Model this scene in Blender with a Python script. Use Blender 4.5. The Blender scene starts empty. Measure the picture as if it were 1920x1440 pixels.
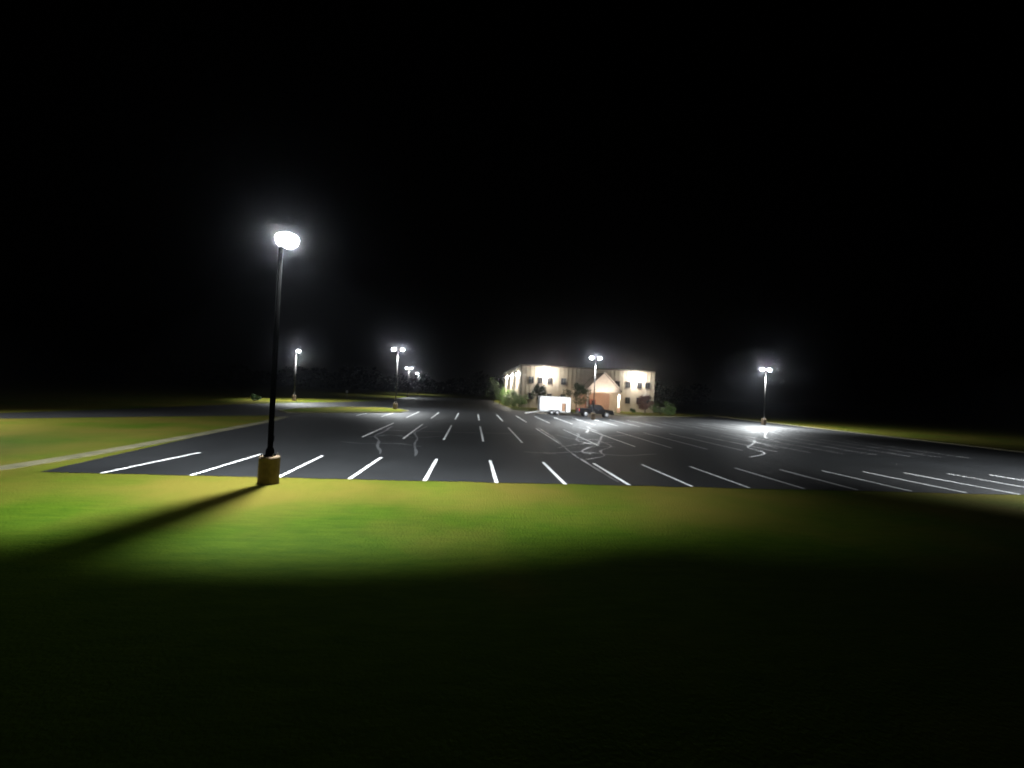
import bpy, bmesh, math, random
from mathutils import Vector, Matrix
random.seed(7)
R = math.radians
scene = bpy.context.scene
C = scene.collection
# ---------------------------------------------------------------- camera
F = 870.0; CAMH = 3.78
a = R(4.93); p = R(0.72); r = R(2.69)
fw = Vector((math.sin(a)*math.cos(p), math.cos(a)*math.cos(p), math.sin(p)))
rt0 = Vector((math.cos(a), -math.sin(a), 0)); up0 = rt0.cross(fw)
rt = rt0*math.cos(r)+up0*math.sin(r); up = -rt0*math.sin(r)+up0*math.cos(r)
CAM = Vector((0,0,CAMH))
M = Matrix(((rt.x,up.x,-fw.x,CAM.x),(rt.y,up.y,-fw.y,CAM.y),(rt.z,up.z,-fw.z,CAM.z),(0,0,0,1)))
cd = bpy.data.cameras.new('camera'); cam = bpy.data.objects.new('camera', cd); C.objects.link(cam)
cam.matrix_world = M; cd.sensor_width = 36; cd.lens = F/1920*36; cd.clip_end = 3000
cd.dof.use_dof = True; cd.dof.focus_distance = 1.6; cd.dof.aperture_fstop = 3.6
scene.camera = cam
def at(px,py,Z): return M @ Vector(((px-960)/F*Z,(720-py)/F*Z,-Z))
def G(px,py,z=0.0):
    d = (at(px,py,1.0)-CAM); t = (z-CAMH)/d.z; return CAM+d*t
# ---------------------------------------------------------------- materials
def mat(name, col, rough=0.7, col2=None, scale=3.0, bump=0.0, bscale=40, metal=0.0, spec=0.5, emit=None, estr=0, detail=6, col3=None, scale3=0.2, pool_tint=None):
    m = bpy.data.materials.new(name); m.use_nodes = True; nt = m.node_tree; b = nt.nodes['Principled BSDF']
    b.inputs['Roughness'].default_value = rough; b.inputs['Metallic'].default_value = metal
    b.inputs['Specular IOR Level'].default_value = spec
    b.inputs['Base Color'].default_value = (*col,1)
    tc = nt.nodes.new('ShaderNodeTexCoord')
    if col2:
        n = nt.nodes.new('ShaderNodeTexNoise'); n.inputs['Scale'].default_value = scale; n.inputs['Detail'].default_value = detail
        if pool_tint:   # mowing streaks: the fine pattern is longer across than along
            mp = nt.nodes.new('ShaderNodeMapping'); mp.inputs['Scale'].default_value=(.35,1.4,1); n.inputs['Roughness'].default_value=.75
            nt.links.new(tc.outputs['Object'], mp.inputs['Vector']); nt.links.new(mp.outputs[0], n.inputs['Vector'])
        else: nt.links.new(tc.outputs['Object'], n.inputs['Vector'])
        cr = nt.nodes.new('ShaderNodeValToRGB'); cr.color_ramp.elements[0].position=.35; cr.color_ramp.elements[1].position=.65
        cr.color_ramp.elements[0].color=(*col,1); cr.color_ramp.elements[1].color=(*col2,1)
        nt.links.new(n.outputs['Fac'], cr.inputs['Fac']); last = cr.outputs['Color']
        if col3:
            n3 = nt.nodes.new('ShaderNodeTexNoise'); n3.inputs['Scale'].default_value = scale3; n3.inputs['Detail'].default_value = 7
            nt.links.new(tc.outputs['Object'], n3.inputs['Vector'])
            r3 = nt.nodes.new('ShaderNodeValToRGB'); r3.color_ramp.elements[0].position=.38; r3.color_ramp.elements[1].position=.66
            src = n3.outputs['Fac']
            if pool_tint:   # lamplight's yellowing painted into the lawn (y grows towards the lot)
                sx = nt.nodes.new('ShaderNodeSeparateXYZ'); nt.links.new(tc.outputs['Object'], sx.inputs[0])
                mr = nt.nodes.new('ShaderNodeMapRange'); mr.inputs[1].default_value=pool_tint[0]; mr.inputs[2].default_value=pool_tint[1]; mr.inputs[3].default_value=-.16; mr.inputs[4].default_value=.08
                nt.links.new(sx.outputs['Y'], mr.inputs[0])
                ad = nt.nodes.new('ShaderNodeMath'); ad.operation='ADD'; nt.links.new(src, ad.inputs[0]); nt.links.new(mr.outputs[0], ad.inputs[1]); src = ad.outputs[0]
            nt.links.new(src, r3.inputs['Fac'])
            mx = nt.nodes.new('ShaderNodeMix'); mx.data_type='RGBA'
            nt.links.new(r3.outputs['Color'], mx.inputs[0]); nt.links.new(last, mx.inputs[6]); mx.inputs[7].default_value=(*col3,1)
            last = mx.outputs[2]
        nt.links.new(last, b.inputs['Base Color'])
    if bump:
        n2 = nt.nodes.new('ShaderNodeTexNoise'); n2.inputs['Scale'].default_value = bscale; n2.inputs['Detail'].default_value = 5
        nt.links.new(tc.outputs['Object'], n2.inputs['Vector'])
        bp = nt.nodes.new('ShaderNodeBump'); bp.inputs['Strength'].default_value = bump; bp.inputs['Distance'].default_value=.05
        nt.links.new(n2.outputs['Fac'], bp.inputs['Height']); nt.links.new(bp.outputs['Normal'], b.inputs['Normal'])
    if emit:
        b.inputs['Emission Color'].default_value = (*emit,1); b.inputs['Emission Strength'].default_value = estr
    return m
grass = mat('lawn_grass',(.032,.068,.004),.9,(.060,.100,.006),3.0,.6,14,spec=.03,col3=(.105,.092,.015),scale3=.16,pool_tint=(10.0,16.0),detail=10)
asphalt = mat('sealed_asphalt',(.0054,.0061,.0068),.6,(.0108,.0118,.0130),.45,.35,60,spec=.34,detail=12,col3=(.015,.0162,.0178),scale3=.09)
drive_m = mat('worn_asphalt',(.016,.016,.017),.7,(.024,.024,.024),.6,.3,50,spec=.3)
paint = mat('white_line_paint',(.74,.76,.77),.55,(.87,.88,.88),4)
seal = mat('crack_sealant',(.05,.053,.058),.4,(.10,.105,.11),1.5,spec=.6)
conc = mat('footing_concrete',(.12,.083,.048),.85,(.18,.125,.075),5,.5,30)
kerb_m = mat('kerb_concrete',(.11,.10,.055),.85,(.17,.155,.09),1.5,.4,30)
strip_m = mat('worn_concrete_strip',(.075,.072,.032),.9,(.14,.125,.065),.8,.4,30)
bronze = mat('dark_bronze_metal',(.022,.020,.019),.55,metal=.3)
shade_pole_m = mat('shaded_pole_metal',(.0009,.0009,.0009),1.0,spec=.0)  # pole metal darkened so the pole stays unlit; shade put into the colour
lamp_lens = mat('lit_lens',(1,1,1),.4,emit=(.93,.97,1),estr=120)
near_lens = mat('blazing_lens',(1,1,1),.4,emit=(.93,.97,1),estr=120)
siding = mat('beige_metal_siding',(.54,.48,.40),.55,(.61,.55,.46),1.2)
gable_m = mat('tan_gable_siding',(.60,.53,.46),.6,(.68,.61,.53),2)
trim_m = mat('dark_trim',(.10,.09,.075),.6)
roof_m = mat('roof_shingle',(.10,.08,.06),.85,(.14,.11,.09),6,.4,30)
frame_m = mat('window_frame',(.12,.11,.10),.5)
glass_m = mat('dark_window_glass',(.012,.014,.018),.08,spec=.5)
brick_m = mat('entry_brick',(.30,.19,.14),.8,(.38,.25,.19),6,.3,30)
door_m = mat('red_entry_door',(.20,.045,.03),.5,(.26,.07,.04),3)
white_m = mat('white_painted_metal',(.80,.81,.82),.4,(.86,.87,.88),2)
colm = mat('white_column_paint',(.8,.76,.7),.5,(.85,.82,.78),3)
grey_m = mat('galvanised_metal',(.32,.33,.34),.4,(.42,.43,.44),5,metal=.6)
rubber = mat('tyre_rubber',(.018,.018,.018),.85)
alloy = mat('alloy_rim',(.35,.35,.37),.4,metal=.7)
black_paint = mat('black_car_paint',(.003,.003,.004),.35,(.005,.005,.006),3,spec=.15)
ply = mat('plywood_lining',(.25,.13,.07),.7,(.32,.18,.10),4)
red_l = mat('red_light_plastic',(.4,.01,.01),.3)
clear_l = mat('clear_light_plastic',(.7,.7,.7),.15)
bark = mat('tree_bark',(.06,.045,.03),.9,(.10,.08,.06),8,.5,30)
leaf_g = mat('dark_green_leaves',(.04,.095,.02),.6,(.08,.14,.03),1.4)
leaf_y = mat('light_green_leaves',(.10,.18,.035),.6,(.14,.24,.06),1.6)
leaf_r = mat('reddish_leaves',(.20,.06,.05),.6,(.24,.12,.07),1.6)
wood_far = mat('distant_foliage',(.0012,.0014,.001),1.0,(.0022,.0024,.0018),.15,spec=0)
warm_lens = mat('warm_lit_lens',(1,.9,.7),.4,emit=(1,.78,.5),estr=12)
wall_lens = mat('wall_lamp_lens',(1,1,1),.4,emit=(1,.97,.9),estr=150)
# ---------------------------------------------------------------- helpers
def box(bm,x0,x1,y0,y1,z0,z1):
    v=[bm.verts.new(c) for c in ((x0,y0,z0),(x1,y0,z0),(x1,y1,z0),(x0,y1,z0),(x0,y0,z1),(x1,y0,z1),(x1,y1,z1),(x0,y1,z1))]
    for f in ((0,3,2,1),(4,5,6,7),(0,1,5,4),(1,2,6,5),(2,3,7,6),(3,0,4,7)): bm.faces.new([v[i] for i in f])
def tube(bm,p0,p1,r0,r1,n=12,caps=True):
    p0=Vector(p0);p1=Vector(p1);d=(p1-p0).normalized()
    u=d.orthogonal().normalized(); w=d.cross(u)
    A=[];B=[]
    for i in range(n):
        t=2*math.pi*i/n; o=u*math.cos(t)+w*math.sin(t)
        A.append(bm.verts.new(p0+o*r0)); B.append(bm.verts.new(p1+o*r1))
    for i in range(n):
        j=(i+1)%n; bm.faces.new((A[i],A[j],B[j],B[i]))
    if caps: bm.faces.new(A[::-1]); bm.faces.new(B)
def lathe(bm,prof,n=24,c=(0,0,0)):
    rings=[]
    for (rad,z) in prof:
        rings.append([bm.verts.new((c[0]+max(rad,1e-4)*math.cos(2*math.pi*i/n),c[1]+max(rad,1e-4)*math.sin(2*math.pi*i/n),c[2]+z)) for i in range(n)])
    for k in range(len(rings)-1):
        for i in range(n):
            j=(i+1)%n; bm.faces.new((rings[k][i],rings[k][j],rings[k+1][j],rings[k+1][i]))
    bm.faces.new(rings[0][::-1]); bm.faces.new(rings[-1])
def prism(bm,pts,y0,y1,inset_top=0,ztop=None):
    A=[];B=[]
    for (x,z) in pts:
        k = inset_top if (ztop is not None and z>=ztop) else 0
        A.append(bm.verts.new((x,y0+k,z))); B.append(bm.verts.new((x,y1-k,z)))
    n=len(pts)
    bm.faces.new(A); bm.faces.new(B[::-1])
    for i in range(n):
        j=(i+1)%n; bm.faces.new((A[j],A[i],B[i],B[j]))
def sheet(bm,pts,z):
    bm.faces.new([bm.verts.new((q[0],q[1],z)) for q in pts])
def obj(name,bm,m,parent=None,loc=(0,0,0),smooth=False,bevel=0):
    bmesh.ops.recalc_face_normals(bm,faces=bm.faces[:])
    me=bpy.data.meshes.new(name); bm.to_mesh(me); bm.free()
    me.materials.append(m)
    if smooth:
        for f in me.polygons: f.use_smooth=True
    o=bpy.data.objects.new(name,me); C.objects.link(o); o.location=loc
    if parent: o.parent=parent
    if bevel:
        b=o.modifiers.new('bevel','BEVEL'); b.width=bevel; b.segments=2; b.limit_method='ANGLE'
    return o
def thing(name,label,cat,loc=(0,0,0),rz=0,group=None):
    o=bpy.data.objects.new(name,None); C.objects.link(o); o.location=loc; o.rotation_euler=(0,0,rz)
    o['label']=label; o['category']=cat
    if group:o['group']=group
    o.empty_display_size=.2
    return o
def struct(name,bm,m,label,cat):
    o=obj(name,bm,m); o['kind']='structure'; o['label']=label; o['category']=cat; return o
def light(kind,parent,loc,power,color=(1,1,1),direction=(0,0,-1),angle=130,blend=.4,size=.12):
    d=bpy.data.lights.new('lamp_light',kind); d.energy=power; d.color=color; d.shadow_soft_size=size
    if kind=='SPOT': d.spot_size=R(angle); d.spot_blend=blend
    o=bpy.data.objects.new('lamp_light',d); C.objects.link(o); o.location=loc
    o.rotation_euler=Vector(direction).to_track_quat('-Z','Y').to_euler()
    if parent:o.parent=parent
    return o
def nb(): return bmesh.new()
# ---------------------------------------------------------------- ground, lot, drive
bm=nb()
bmesh.ops.create_grid(bm,x_segments=8,y_segments=8,size=1500)
struct('ground',bm,grass,'mown grass ground all around the parking lot','grass')
nL,nR=G(75,885),G(1910,928); fL,fR=G(375,849),G(1618,884)
def lerp(A,B,x): return A.y+(B.y-A.y)*(x-A.x)/(B.x-A.x)
def near(x): return lerp(nL,nR,x)
def far(x): return lerp(fL,fR,x)
lot_pts=[(nL.x,nL.y)]+[(x,near(x)+random.uniform(-.07,.07)) for x in [nL.x+1.1*i for i in range(1,62)]]
lot_pts+=[(53.5,near(53)),(53.5,99),(48,93),(42,89),(35,85),(27,82.5),(13,82.5),(8,86),(6.5,165),(-20,165),(-20,112),(-19,56),(-18.2,49),(-17.2,42),(-16.6,30)]
bm=nb(); sheet(bm,lot_pts,.014)
lot=struct('parking_lot',bm,asphalt,'dark freshly sealed asphalt parking lot with white stall lines','parking lot')
low=[(575,788),(500,779),(300,781),(0,785),(-250,791)]; upp=[(-250,779),(0,774.5),(250,766),(440,758),(640,753.5),(760,750)]
bm=nb(); sheet(bm,[G(*q) for q in low+upp],.008)
struct('driveway',bm,drive_m,'grey asphalt driveway curving in from the left','driveway')
isl=[(522,771),(560,766.5),(640,764),(715,765),(752,768),(765,771.5),(752,774),(690,774.5),(600,775),(540,774.5)]
P=[G(*q) for q in isl]
bm=nb(); sheet(bm,P,.10)
o=struct('grass_island',bm,grass,'long narrow grass island around the lamp post at back left','grass island')
def kerbline(pts,w,h,label,name='kerb',m=None):
    bm=nb(); n=len(pts); L=[];
    for i,q in enumerate(pts):
        q=Vector((q[0],q[1],0)); p0=Vector((*pts[max(i-1,0)][:2],0)); p1=Vector((*pts[min(i+1,n-1)][:2],0))
        t=(p1-p0).normalized(); nrm=Vector((-t.y,t.x,0))*w/2
        L.append([bm.verts.new(q-nrm),bm.verts.new(q-nrm+Vector((0,0,h))),bm.verts.new(q+nrm+Vector((0,0,h))),bm.verts.new(q+nrm)])
    for i in range(n-1):
        for k in range(3): bm.faces.new((L[i][k],L[i][k+1],L[i+1][k+1],L[i+1][k]))
    bm.faces.new(L[0]); bm.faces.new(L[-1])
    return struct(name,bm,m or kerb_m,label,'kerb')
kerbline([(q.x,q.y) for q in P+[P[0]]],.18,.125,'concrete kerb ring around the narrow grass island')
kerbline([(-19.0,15.7),(-17.8,16.8),(-17.1,18.8),(-16.9,22),(-17.05,30),(-17.6,42),(-18.6,48.5)],.8,.03,'pale concrete strip along the left edge of the lot','pavement',strip_m)
kerbline([(53.6,near(53)+2),(53.6,98.5),(48,92.6),(42,88.7),(35,84.6),(27,82.2),(13,82.2)],.2,.13,'pale kerb along the right and far edge of the lot')
# stall lines
def line(x0,y0,x1,y1,w=.11):
    d=Vector((x1-x0,y1-y0,0)); n=Vector((-d.y,d.x,0)).normalized()*w/2
    bm=nb(); A=Vector((x0,y0,0));B=Vector((x1,y1,0)); N=max(2,int(d.length/.8)); pr=None
    for i in range(N+1):
        q=A+d*i/N; k=1+random.uniform(-.1,.1)
        s=(bm.verts.new((q.x-n.x*k,q.y-n.y*k,.020)),bm.verts.new((q.x+n.x*k,q.y+n.y*k,.020)))
        if pr: bm.faces.new((pr[0],pr[1],s[1],s[0]))
        pr=s
    obj('stall_line',bm,paint,lot)
NE=[(190,888),(358,892),(522,895.5),(655,899),(796,902.5),(931,906),(1060,909),(1180,910.5),(1298,913),(1405,915.5),(1508,917),(1608,919.5),(1708,921.5),(1812,924.5),(1911,927.5)]
FE=[(375,849),(490,852),(605,855),(715,858),(819,861),(919,864),(1018,867),(1113,869.5),(1203,871.5),(1293,875),(1378,878),(1462,881),(1541,883),(1618,885),(1695,887)]
for n_,f_ in zip(NE,FE):
    A=G(*n_); B=G(*f_); line(A.x,A.y,B.x,B.y,.16)
xl=G(*NE[-1]).x
for k in range(1,5):
    x=xl+2.85*k; line(x,near(x)+.02,x-.1,far(x),.16)
for k in range(18):
    x=-7.4+2.8*k; y=33.1+.02*x; line(x,y,x,y+13.0,.15 if x<14 else (.10 if x<24 else .07))
for k in range(20):
    x=-12.95+2.8*k; y=54.6+.02*x; line(x,y,x,min(y+13.2,70),.18 if x<14 else (.12 if x<24 else .08))
# crack sealant ribbons
def ribbon(pts,w=.17,jit=.18):
    q=[G(*s) for s in pts]; dense=[]
    for i in range(len(q)-1):
        n=max(2,int((q[i+1]-q[i]).length/.7))
        for k in range(n):
            t=k/n; v=q[i].lerp(q[i+1],t); dense.append(Vector((v.x+random.uniform(-jit,jit)*.5,v.y+random.uniform(-jit,jit),0)))
    dense.append(q[-1])
    for _ in range(2): dense=[dense[0]]+[(dense[i-1]+dense[i]*2+dense[i+1])/4 for i in range(1,len(dense)-1)]+[dense[-1]]
    bm=nb(); pr=None
    for i,v in enumerate(dense):
        t=(dense[min(i+1,len(dense)-1)]-dense[max(i-1,0)]); n=Vector((-t.y,t.x,0)).normalized()*w/2*random.uniform(.4,1.3)
        s=(bm.verts.new((v.x-n.x,v.y-n.y,.025)),bm.verts.new((v.x+n.x,v.y+n.y,.025)))
        if pr: bm.faces.new((pr[0],pr[1],s[1],s[0]))
        pr=s
    obj('crack_seal',bm,seal,lot)
for pts in ([(735,800),(715,812),(700,818),(714,826),(706,836),(716,846),(712,852)],[(800,800),(775,812),(784,822),(776,836),(783,848),(778,856)],
            [(690,820),(730,815),(775,822),(835,818)],[(1009,803),(1040,822),(1062,842),(1085,860)],[(1040,815),(1075,825),(1118,824),(1150,838),(1118,846),(1140,856),(1100,862)],
            [(1062,808),(1088,815),(1078,826),(1120,836)],[(1085,860),(1120,880),(1160,905)],[(1100,800),(1130,815),(1122,834)],[(1360,805),(1400,812),(1440,808),(1470,818)],
            [(1380,815),(1420,828),(1400,840),(1440,850),(1405,858)],[(1440,806),(1432,820),(1470,832)],[(690,806),(850,811),(1010,815)],[(1180,812),(1260,820),(1330,822),(1410,836)],[(1225,800),(1330,808),(1420,822)],
            [(1075,800),(1105,806),(1095,812),(1140,818),(1190,816)],[(1150,838),(1110,836),(1085,848),(1110,852)],[(1390,826),(1440,834),(1500,836)],[(1300,800),(1380,818),(1460,842)],[(1045,840),(1090,832),(1150,830)],
            [(640,828),(690,834),(740,830),(790,838)],[(980,848),(1040,852),(1085,846),(1160,856),(1230,852)],[(1480,812),(1530,820),(1580,818),(1620,828)]):
    ribbon(pts)
# ---------------------------------------------------------------- lamp posts
def lamp_post(x,y,label,heads,H=9.05,z=0.0,spots=None,bowl=.27,pm=None,pr=.085,lm=None,soft=.06):
    t=thing('lamp_post',label,'lamp post',(x,y,z),0,'parking lot lamp posts')
    pm=pm or bronze
    bm=nb(); lathe(bm,[(.35,0),(.355,.05),(.35,.93),(.33,.98),(.0,.99)],28); obj('footing',bm,conc,t,smooth=False)
    bm=nb(); box(bm,-.17,.17,-.17,.17,.985,1.03); lathe(bm,[(.15,1.03),(.14,1.2),(.10,1.28)],16); obj('base_cover',bm,pm,t,bevel=.01)
    for sx in(-1,1):
        for sy in(-1,1):
            bm=nb(); tube(bm,(sx*.2,sy*.2,.985),(sx*.2,sy*.2,1.09),.018,.018,8); obj('anchor_bolt',bm,grey_m,t)
    bm=nb(); tube(bm,(0,0,1.2),(0,0,H-.44),pr,pr*.82,16); obj('pole',bm,pm,t,smooth=True)
    bm=nb(); box(bm,pr-.005,pr+.012,-.05,.05,1.5,1.72); obj('hand_hole_cover',bm,pm,t)
    for (dx,dy) in heads:
        d=Vector((dx,dy,0)).normalized(); L=Vector((dx,dy,0)).length
        bm=nb(); tube(bm,(0,0,H-.47),(d.x*L,d.y*L,H-.06-bowl*.8),.03,.03,10); obj('arm',bm,pm,t)
        bm=nb(); lathe(bm,[(bowl*.34,bowl*.5+.003),(bowl*.34,bowl*.5+.03),(.0,bowl*.5+.06)],20); h=obj('lamp_head',bm,pm,t,(dx,dy,H-.06),smooth=True)
        bm=nb(); lathe(bm,[(.0,-bowl*.82),(bowl*.5,-bowl*.74),(bowl*.87,-bowl*.44),(bowl,-.0),(bowl*.85,bowl*.3),(bowl*.33,bowl*.5)],20); obj('lens',bm,lm or lamp_lens,h,smooth=True)
    for s in (spots or []):
        light('SPOT',t,s[0],s[2],(.92,.97,1.0),s[1],s[3],s[4],soft)
    return t
def dbl(o,k=.3,an=152): return [((-.68,0,8.6),(-k,-.0,-1),o,an,.7),((.68,0,8.6),(k,-.0,-1),o,an,.7)]
q=G(503,906)
lamp_post(q.x,q.y,'nearest lamp post, one blazing head, brown concrete footing at the lot front edge',[(.05,.40)],
   spots=[((.05,.36,8.5),(.10,.35,-1),17500,132,.24),((.15,.36,8.5),(10.0,-.7,-8.6),8000,50,.9),((-.05,.36,8.5),(-15,7,-8.6),11000,56,.9)],bowl=.41,pm=shade_pole_m,pr=.095,lm=near_lens,soft=.07)
q=G(1112,787); lamp_post(q.x,q.y,'twin-headed lamp post standing in front of the black pickup truck',[(-.62,0),(.62,0)],spots=dbl(14000,.5,156))
q=G(1432,797); lamp_post(q.x,q.y,'twin-headed lamp post alone at the far right of the lot',[(-.62,0),(.62,0)],spots=dbl(26000,.45,144),bowl=.30)
q=G(741,768.5); lamp_post(q.x,q.y,'twin-headed lamp post on the tip of the narrow grass island',[(-.62,0),(.62,0)],spots=dbl(9000))
q=G(551,751); lamp_post(q.x,q.y,'single-headed lamp post beside the driveway at the far left',[(.55,-.5)],spots=[((.55,-.5,8.6),(.3,0,-1),20000,142,.5)],bowl=.32)
q=at(767,690,144); lamp_post(q.x,q.y,'small distant twin-headed lamp post left of the building, nearer of two',[(-.68,0),(.68,0)],spots=dbl(5000),bowl=.32)
q=at(785,700,198); lamp_post(q.x,q.y,'smallest and farthest single-headed lamp post left of the building',[(-.6,0)],spots=[((-.6,0,8.6),(0,0,-1),9000,140,.5)],bowl=.38)
lamp_post(37.5,near(37.5)-.9,'lamp post at the lot front edge beyond the right border',[(0,.52)],
   spots=[((0,.52,8.5),(-.10,.28,-1),26000,130,.35)],bowl=.28,pm=shade_pole_m)
lamp_post(-37.5,27.0,'lamp post on the lawn beyond the left border',[(.68,0)],
   spots=[((.68,0,8.5),(.35,.22,-1),24000,122,.5)],bowl=.25)
# ---------------------------------------------------------------- building
X0,X1,YF,YB,HB=10.8,41.6,103.0,158.0,9.3
b=thing('office_building','two-storey beige metal-sided building with gabled entry porch and glowing wall lamps','building',(0,0,0))
def ribbed(name,ax):
    bm=nb()
    if ax=='front':
        box(bm,X0,X1,YF,YF+.3,0,HB)
        x=X0+.3
        while x<X1-.2: box(bm,x,x+.12,YF-.07,YF,.02,HB-.01); x+=.92
    elif ax=='left':
        box(bm,X0-.003,X0+.3,YF+.31,YB,0,HB)
        y=YF+.5
        while y<YB-.2: box(bm,X0-.05,X0-.003,y,y+.1,.02,HB-.01); y+=.92
    elif ax=='right': box(bm,X1-.3,X1+.003,YF+.31,YB,0,HB)
    else: box(bm,X0+.31,X1-.31,YB-.3,YB-.003,0,HB)
    return obj('wall',bm,siding,b)
for s in('front','left','right','back'): ribbed('wall',s)
bm=nb(); box(bm,X0-.12,X1+.12,YF-.13,YB+.1,HB+.002,HB+.28); obj('roof',bm,trim_m,b)
def window(cx,cz,w,h):
    bm=nb(); y1=YF-.072; y0=y1-.09; t=.08
    box(bm,cx-w/2-t,cx-w/2,y0,y1,cz-h/2-t,cz+h/2+t); box(bm,cx+w/2,cx+w/2+t,y0,y1,cz-h/2-t,cz+h/2+t)
    box(bm,cx-w/2,cx+w/2,y0,y1,cz+h/2,cz+h/2+t); box(bm,cx-w/2,cx+w/2,y0-.04,y1,cz-h/2-t,cz-h/2)
    box(bm,cx-.035,cx+.035,y0+.01,y1,cz-h/2,cz+h/2)
    wd=obj('window',bm,frame_m,b)
    bm=nb(); box(bm,cx-w/2,cx-.035,y0+.05,y1,cz-h/2,cz+h/2); box(bm,cx+.035,cx+w/2,y0+.05,y1,cz-h/2,cz+h/2); obj('pane',bm,glass_m,wd)
def wx(px): return at(px,720,104.5).x
for px in (995,1012,1030,1056,1160,1181,1203,1219): window(wx(px),6.2,1.0,1.3)
for px in (995,1012,1030,1056,1181,1203,1219): window(wx(px),2.6,1.0,1.3)
def wall_lamp(x,y,z,nx,ny,power):
    bm=nb()
    if ny: box(bm,x-.25,x+.25,y-.3,y-.075,z,z+.28)
    else: box(bm,x-.3,x-.055,y-.25,y+.25,z,z+.28)
    h=obj('wall_lamp',bm,bronze,b,bevel=.03)
    bm=nb()
    if ny: box(bm,x-.4,x+.4,y-.5,y-.08,z-.35,z-.003)
    else: box(bm,x-.5,x-.08,y-.3,y+.3,z-.3,z-.003)
    obj('lens',bm,wall_lens,h,bevel=.02)
    if ny: light('POINT',b,(x,y-1.5,z-.3),power,(1,.93,.82),size=.15)
    else: light('SPOT',b,(x-1.4,y,z+.1),power,(1,.95,.86),(.9,0,-1),178,.6,.1)
wall_lamp(wx(1022),YF,7.9,0,-1,1700); wall_lamp(wx(1196),YF,7.9,0,-1,1700)
for yy in (YF+6,YF+22,YF+40): wall_lamp(X0,yy,7.6,-1,0,5000)
# porch
pc=at(1132,720,98); cx=pc.x; PY=95.5; W=3.9; ZE=4.6; ZP=8.35
bm=nb(); prism(bm,[(cx-W+.35,ZE+.03),(cx+W-.35,ZE+.03),(cx,ZP-.28)],PY,PY+.15); obj('porch_gable',bm,gable_m,b)
bm=nb(); box(bm,cx-W+.3,cx+W-.3,PY+.02,PY+.35,ZE-.42,ZE+.0); obj('porch_beam',bm,gable_m,b)
bm=nb(); 
for s in(-1,1):
    prism(bm,[(cx+s*.003,ZP),(cx+s*W,ZE),(cx+s*W,ZE-.2),(cx+s*.003,ZP-.2)],PY-.35,YF-.09)
obj('porch_roof',bm,roof_m,b)
for s in(-1,1):
    bm=nb(); prism(bm,[(cx+s*.01,ZP+.012),(cx+s*(W+.03),ZE+.012),(cx+s*(W+.03),ZE-.24),(cx+s*.01,ZP-.24)],PY-.42,PY-.353); obj('rake_board',bm,gable_m,b)
for sx in(-1,1):
    for yy in (PY+.18,):
        x=cx+sx*(W-.55)
        bm=nb(); box(bm,x-.3,x+.3,yy-.15,yy+.42,0,1.0); obj('column_plinth',bm,brick_m,b,bevel=.02)
        bm=nb(); box(bm,x-.17,x+.17,yy-.02,yy+.3,1.003,ZE-.43); obj('porch_column',bm,colm,b,bevel=.015)
bm=nb(); box(bm,cx-W+.5,cx+W-.5,YF-.30,YF-.075,0,3.9); obj('entry_wall',bm,brick_m,b)
for s in (-1,1):
    x=cx+s*.62-.9
    bm=nb(); box(bm,x-.58,x+.58,YF-.36,YF-.303,.02,2.5); d=obj('door',bm,door_m,b,bevel=.01)
    bm=nb(); box(bm,x-.36,x+.36,YF-.375,YF-.362,.6,2.25); obj('pane',bm,glass_m,d)
    bm=nb(); tube(bm,(x-s*.47,YF-.42,.95),(x-s*.47,YF-.42,1.35),.02,.02,8); obj('door_handle',bm,grey_m,d)
bm=nb(); box(bm,cx-W+.5,cx+W-.5,PY+.4,YF-.31,.0,.12); obj('porch_floor',bm,kerb_m,b)
bm=nb(); box(bm,cx-W+.3,cx+W-.3,PY+.36,YF-.31,ZE-.12,ZE-.06); obj('porch_ceiling',bm,gable_m,b)
for s in(-1,1):
    bm=nb(); lathe(bm,[(.16,-.06),(.18,0)],16,(cx+s*1.9,PY+3,ZE-.125)); obj('ceiling_lamp',bm,warm_lens,b)
    light('POINT',b,(cx+s*1.9,PY+3,ZE-.5),400,(1,.76,.56),size=.15)
light('SPOT',b,(cx+W-1.0,PY-1.0,4.3),3500,(1,.9,.76),(.45,1.0,-1.4),60,.6,.08)  # added spot without a fixture, brightens the right porch column
light('SPOT',b,(cx,PY-3.4,.4),5500,(1,.88,.78),(0,3.0,5.6),75,.8,.1)  # spot and its ground box are added to brighten the gable
bm=nb(); box(bm,cx-.18,cx+.18,PY-3.6,PY-3.3,0.02,.28); obj('added_uplight',bm,bronze,b,bevel=.02)
bm=nb(); sheet(bm,[(cx-2.2,82.9),(cx+2.2,82.9),(cx+2.2,PY+.4),(cx-2.2,PY+.4)],.02)
struct('path',bm,kerb_m,'concrete walk leading from the lot to the porch','path')
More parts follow.
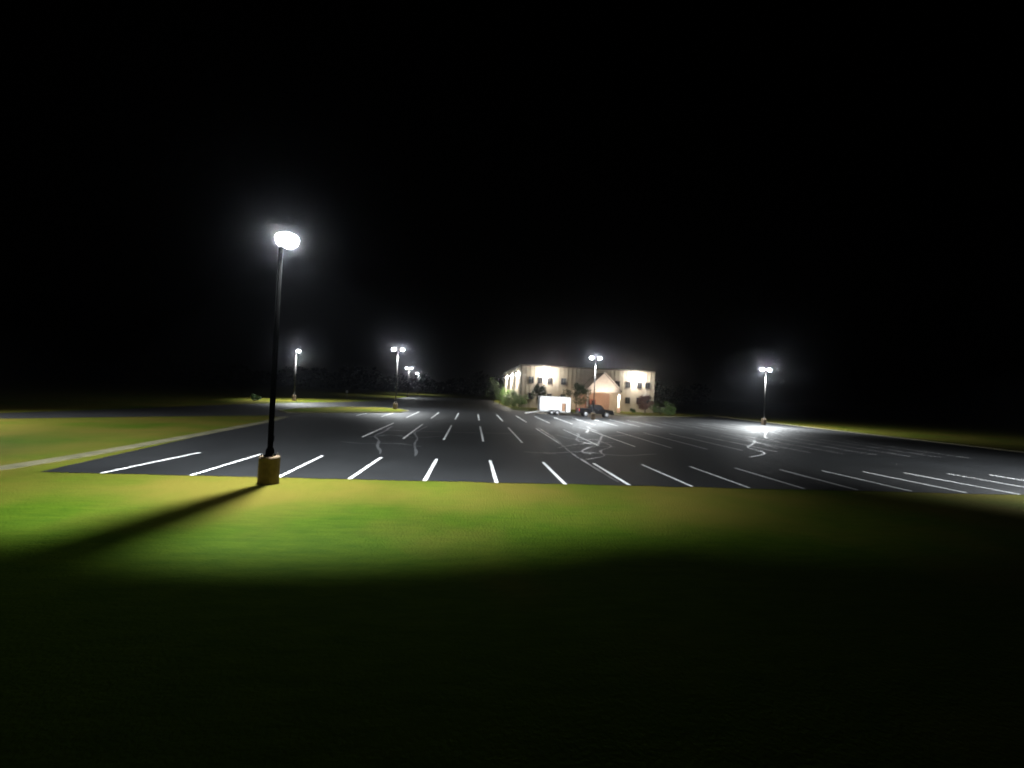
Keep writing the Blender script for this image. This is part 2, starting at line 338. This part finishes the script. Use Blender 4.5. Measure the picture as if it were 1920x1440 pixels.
# ---------------------------------------------------------------- plants
def leaves(bm,c,rad,n,s,seed,clumps=9):
    rnd=random.Random(seed); cl=[]
    for i in range(clumps):
        th=rnd.uniform(0,6.28); ph=rnd.uniform(-.9,1.2); k=rnd.uniform(.45,.95)
        cl.append((Vector((math.cos(th)*math.cos(ph)*rad[0]*k,math.sin(th)*math.cos(ph)*rad[1]*k,math.sin(ph)*rad[2]*k)),rnd.uniform(.22,.45)))
    for i in range(n):
        o,k=rnd.choice(cl); v=Vector((rnd.gauss(0,1),rnd.gauss(0,1),rnd.gauss(0,1))).normalized()*rnd.uniform(.5,1.12)
        q=Vector(c)+o+Vector((v.x*rad[0]*k,v.y*rad[1]*k,v.z*rad[2]*k))
        if q.z<.03: q.z=rnd.uniform(.03,.3)
        u=Vector((rnd.gauss(0,1),rnd.gauss(0,1),rnd.gauss(0,1))).normalized(); w=u.orthogonal().normalized(); ss=s*rnd.uniform(.6,1.3)
        bm.faces.new([bm.verts.new(q+u*ss),bm.verts.new(q+w*ss*.5),bm.verts.new(q-u*ss),bm.verts.new(q-w*ss*.5)])
def tree(x,y,h,w,m,label,seed,group=None):
    t=thing('small_tree',label,'tree',(x,y,0),0,group); rnd=random.Random(seed)
    bm=nb(); tube(bm,(0,0,0),(.05,0,h*.4),.12,.08,10)
    for i in range(6):
        th=i*1.05; tube(bm,(.05,0,h*.36),(math.cos(th)*w*.3,math.sin(th)*w*.3,h*rnd.uniform(.62,.85)),.05,.015,6)
    obj('trunk',bm,bark,t)
    bm=nb(); leaves(bm,(0,0,h*.58),(w/2,w/2,h*.38),3200,.14,seed,16); obj('crown',bm,m,t)
def shrub(x,y,h,w,m,label,seed,group=None,n=2000):
    t=thing('shrub',label,'shrub',(x,y,0),0,group)
    bm=nb(); 
    for i in range(5): tube(bm,(0,0,0),(math.cos(i*1.3)*w*.25,math.sin(i*1.3)*w*.25,h*.6),.03,.01,5)
    obj('stem',bm,bark,t)
    bm=nb(); leaves(bm,(0,0,h*.46),(w/2,w/2,h*.5),n,.12,seed,12); obj('foliage',bm,m,t)
q=at(1081,740,93); tree(q.x,q.y,6.0,5.4,leaf_g,'spreading dark tree left of the porch, behind the gap between trailer and truck',1)
q=at(1011,738,98); tree(q.x,q.y,5.6,3.0,leaf_g,'slender dark tree in front of the left end of the building',2)
q=at(1210,748,97); tree(q.x,q.y,4.0,3.6,leaf_r,'reddish small tree in front of the right wall lamp',3)
q=at(1239,755,95); shrub(q.x,q.y,3.3,4.4,leaf_y,'big light green shrub at the right corner of the building',4)
q=at(1256,760,94); shrub(q.x,q.y,2.2,2.4,leaf_y,'smaller light green shrub, rightmost by the building',5)
q=at(1186,765,97); shrub(q.x,q.y,1.1,1.4,leaf_g,'low round shrub on the lawn just right of the porch',6,n=600)
for i,(px,Z,h,w,lab) in enumerate([(974,102,3.3,3.8,'first hedge shrub at the left front corner of the building'),(962,106,4.0,3.8,'second hedge shrub from the left front corner of the building'),(948,110,4.2,3.8,'third hedge shrub from the left front corner, beside the side wall'),(937,116,5.4,3.6,'tall dark hedge shrub below the middle side wall lamp'),(926,122,7.0,3.8,'tallest dark shrub, leftmost of the row beside the building')]):
    q=at(px,745,Z); shrub(q.x,q.y,h,w,leaf_y if i in(0,2) else leaf_g,lab,20+i)
q=G(478,752); shrub(q.x,q.y,1.1,1.5,leaf_g,'low lone shrub in the grass beside the driveway, far left',30,n=500)
# far wood
bm=nb(); rnd=random.Random(5)
for i in range(5200):
    u=rnd.random(); x=-190+u*330; top=10+2.0*math.sin(x*.07)+1.6*math.sin(x*.19+1)+1.0*math.sin(x*.43)
    z=rnd.uniform(.2,top); y=265+rnd.uniform(-5,5)
    q=Vector((x,y,z)); s=rnd.uniform(.7,1.5); d=Vector((rnd.gauss(0,1),rnd.gauss(0,1),rnd.gauss(0,1))).normalized(); w=d.orthogonal().normalized()
    bm.faces.new([bm.verts.new(q+d*s),bm.verts.new(q+w*s*.7),bm.verts.new(q-d*s),bm.verts.new(q-w*s*.7)])
o=obj('distant_wood',bm,wood_far); o['kind']='stuff'; o['label']='dim line of distant trees behind the lot'; o['category']='trees'
# ---------------------------------------------------------------- wheels
def wheel(parent,x,y,rad,w,side):
    wb=nb(); prof=[(rad*.62,-w/2),(rad*.93,-w/2),(rad,-w*.35),(rad,w*.35),(rad*.93,w/2),(rad*.62,w/2)]
    lathe(wb,prof,28); bmesh.ops.rotate(wb,verts=wb.verts,matrix=Matrix.Rotation(R(90),3,'X'))
    root=obj('wheel',wb,rubber,parent,(x,y,rad+.02),smooth=False)
    rb=nb(); lathe(rb,[(rad*.16,0),(rad*.60,.0),(rad*.61,.03),(rad*.55,.045)],20)
    for k in range(5):
        t=k*2*math.pi/5; tube(rb,(0,0,.05),(math.cos(t)*rad*.56,math.sin(t)*rad*.56,.04),.05,.035,6)
    tube(rb,(0,0,.02),(0,0,.08),rad*.16,rad*.13,12)
    bmesh.ops.rotate(rb,verts=rb.verts,matrix=Matrix.Rotation(R(90)*side*-1,3,'X'))
    obj('rim',rb,alloy,root,(0,side*w/2,0))
# trailer (length along x, nose to the right)
q0=at(1011,760,76.5); q1=at(1076,760,76.5)
tx,ty=q0.x,q0.y-.6; L=q1.x-q0.x-.3
t=thing('cargo_trailer','white enclosed cargo trailer with its rear ramp lowered, parked before the building','trailer',(tx,ty,0))
zb,zt,wd=.52,2.95,2.3
bm=nb()
out=[(0,0),(L-.9,0),(L-.15,wd*.32),(L,wd*.5),(L-.15,wd*.68),(L-.9,wd),(0,wd)]
A=[bm.verts.new((x,y,zb)) for x,y in out]; B=[bm.verts.new((x,y,zt)) for x,y in out]
for i in range(len(out)):
    j=(i+1)%len(out)
    if i!=len(out)-1: bm.faces.new((A[i],A[j],B[j],B[i]))
bm.faces.new(A); bm.faces.new(B[::-1])
body=obj('body',bm,white_m,t)
bm=nb(); box(bm,-.02,L-.88,-.02,wd+.02,zt+.003,zt+.06); obj('roof_trim',bm,grey_m,t,bevel=.01)
bm=nb(); box(bm,-.02,L-.88,-.025,-.003,zb-.1,zb+.12); obj('side_skirt',bm,grey_m,t,bevel=.01)
bm=nb(); box(bm,.06,L-1.0,.05,wd-.05,zb+.01,zb+.05); obj('trailer_floor',bm,ply,t)
bm=nb(); box(bm,.4,L-1.2,wd-.09,wd-.05,zb+.06,zt-.05); obj('interior_lining',bm,ply,t)
dx=L-1.7
bm=nb(); box(bm,dx,dx+.6,-.012,-.004,zb+.14,zt-1.0); obj('side_doorway',bm,ply,t,(0,0,0))
bm=nb(); 
for (x0,x1,z0,z1) in ((dx-.06,dx,zb+.13,zt-.94),(dx+.6,dx+.66,zb+.13,zt-.94),(dx,dx+.6,zt-1.0,zt-.94)): box(bm,x0,x1,-.04,-.006,z0,z1)
obj('door_frame',bm,grey_m,t)
bm=nb(); box(bm,dx+.62,dx+.67,-.60,-.045,zb+.14,zt-1.0); dd=obj('side_door',bm,white_m,t)
bm=nb(); box(bm,dx+.595,dx+.618,-.5,-.4,zb+.7,zb+.85); obj('door_latch',bm,grey_m,dd)
bm=nb(); prism(bm,[(-.03,zb),(-.03,zb-.06),(-2.2,.02),(-2.2,.08)],.1,wd-.1); obj('ramp_door',bm,white_m,t)
bm=nb(); box(bm,1.55,3.4,-.28,-.03,.82,.86); box(bm,1.55,1.6,-.28,-.03,.5,.82); box(bm,3.35,3.4,-.28,-.03,.5,.82); obj('fender',bm,grey_m,t,bevel=.01)
for x in(2.0,2.92):
    wheel(t,x,-.14,.36,.2,-1); wheel(t,x,wd+.14,.36,.2,1)
bm=nb(); tube(bm,(L-.7,.5,.5),(L+.75,wd/2,.48),.04,.04,8); tube(bm,(L-.7,wd-.5,.5),(L+.75,wd/2,.48),.04,.04,8); tube(bm,(L+.4,wd/2,.02),(L+.4,wd/2,.8),.035,.035,8); obj('tongue',bm,bronze,t)
for yy in(.08,wd-.08):
    bm=nb(); box(bm,-.035,-.004,yy-.05,yy+.05,zb+.1,zb+.3); obj('tail_light',bm,red_l,t)
for xx in(.15,L-1.05):
    bm=nb(); box(bm,xx-.06,xx+.06,-.045,-.027,zt-.09,zt-.04); obj('marker_light',bm,red_l,t)
# pickup truck (nose to the right)
q0=at(1083,770,75); q1=at(1148,770,75)
L=q1.x-q0.x; s=L/5.6
t=thing('pickup_truck','black four-door pickup truck parked to the right of the white trailer','truck',(q0.x,q0.y-1.0,0)); t.scale=(s,s,s*1.1)
W2=1.95
def arch(cx,r,z,n=8): return [(cx+r*math.cos(math.pi-math.pi*i/n),z+r*math.sin(math.pi-math.pi*i/n)) for i in range(n+1)]
low_=[(0.05,.5)]+arch(1.15,.47,.5)+arch(4.6,.47,.5)+[(5.65,.5),(5.7,.75),(5.66,1.0),(5.45,1.12),(4.3,1.2),(4.0,1.22),(1.9,1.22),(1.85,1.27),(0.03,1.27),(0,1.0)]
bm=nb(); prism(bm,low_,0,W2); obj('body',bm,black_paint,t,bevel=.04)
bm=nb(); prism(bm,[(1.85,1.2),(4.2,1.2),(3.55,1.78),(3.3,1.84),(2.2,1.84),(1.98,1.76)],.05,W2-.05,.16,1.7); obj('cab',bm,black_paint,t,bevel=.04)
for yy,sg in((.05,-1),(W2-.05,1)):
    for (xa,xb,xc,xd) in ((2.05,2.85,2.8,2.13),(2.95,3.95,3.5,2.92)):
        bm=nb()
        z0,z1=1.25,1.72
        def yo(z): return yy - sg*(.16*(z-1.2)/.5) + sg*.012
        vs=[(xa,yo(z0),z0),(xb,yo(z0),z0),(xc,yo(z1),z1),(xd,yo(z1),z1)]
        bm.faces.new([bm.verts.new(v) for v in vs]); obj('side_window',bm,glass_m,t)
    bm=nb(); box(bm,3.75,3.95,yy+sg*.03-.09 if sg<0 else yy+.03,yy-.06 if sg<0 else yy+.22,1.22,1.38); obj('wing_mirror',bm,black_paint,t,bevel=.02)
    for xh in(2.1,3.1):
        bm=nb(); yb=0 if sg<0 else W2
        box(bm,xh,xh+.18,min(yb,yb+sg*.03),max(yb,yb+sg*.03),1.04,1.08); obj('door_handle',bm,grey_m,t)
bm=nb(); bm.faces.new([bm.verts.new(v) for v in ((4.17,.16,1.24),(4.17,W2-.16,1.24),(3.6,W2-.26,1.77),(3.6,.26,1.77))]); bmesh.ops.translate(bm,verts=bm.verts,vec=(.025,0,.02)); obj('windscreen',bm,glass_m,t)
bm=nb(); box(bm,5.6,5.82,.05,W2-.05,.42,.66); obj('front_bumper',bm,bronze,t,bevel=.03)
bm=nb(); box(bm,-.14,.04,.05,W2-.05,.45,.66); obj('rear_bumper',bm,bronze,t,bevel=.03)
for yy in(.02,W2-.32):
    bm=nb(); box(bm,5.52,5.70,yy,yy+.3,.82,1.0); obj('headlight',bm,clear_l,t,bevel=.02)
for yy in(-.006,W2-.14):
    bm=nb(); box(bm,-.02,.1,yy,yy+.146,.85,1.2); obj('tail_light',bm,red_l,t,bevel=.01)
for x in(1.15,4.6):
    wheel(t,x,.12,.39,.26,-1); wheel(t,x,W2-.12,.39,.26,1)
# little sign by the back driveway
q=G(650,749.5)
t=thing('road_sign','small dark sign on a thin post by the back driveway, left of the island','sign',(q.x,q.y,0))
bm=nb(); tube(bm,(0,0,0),(0,0,2.0),.035,.035,8); obj('post',bm,bronze,t)
bm=nb(); box(bm,-.25,.25,-.06,-.038,1.5,2.05); obj('sign_panel',bm,rubber,t,bevel=.01)
# ---------------------------------------------------------------- night sky, added glare haze and added faint fill sun
w=bpy.data.worlds.new('World'); scene.world=w; w.use_nodes=True; nt=w.node_tree
bg=nt.nodes['Background']; bg.inputs['Color'].default_value=(.8,.8,1,1); bg.inputs['Strength'].default_value=.0011
vs=nt.nodes.new('ShaderNodeVolumeScatter'); vs.inputs['Density'].default_value=.0012; vs.inputs['Anisotropy'].default_value=.980  # thin haze added to give the lamp lenses a glare halo
vs.inputs['Color'].default_value=(.85,.9,1,1)
nt.links.new(vs.outputs[0],nt.nodes['World Output'].inputs['Volume'])
sd=bpy.data.lights.new('fill_sun','SUN'); sd.energy=.26; sd.angle=R(8); sd.color=(1.0,.34,2.8)  # added fill that lifts and neutralises the unlit foreground grass
so=bpy.data.objects.new('fill_sun',sd); C.objects.link(so); so.rotation_euler=(R(-35),R(12),0)
scene.view_settings.view_transform='Standard'
try: scene.view_settings.look='None'
except: pass
scene.view_settings.exposure=0
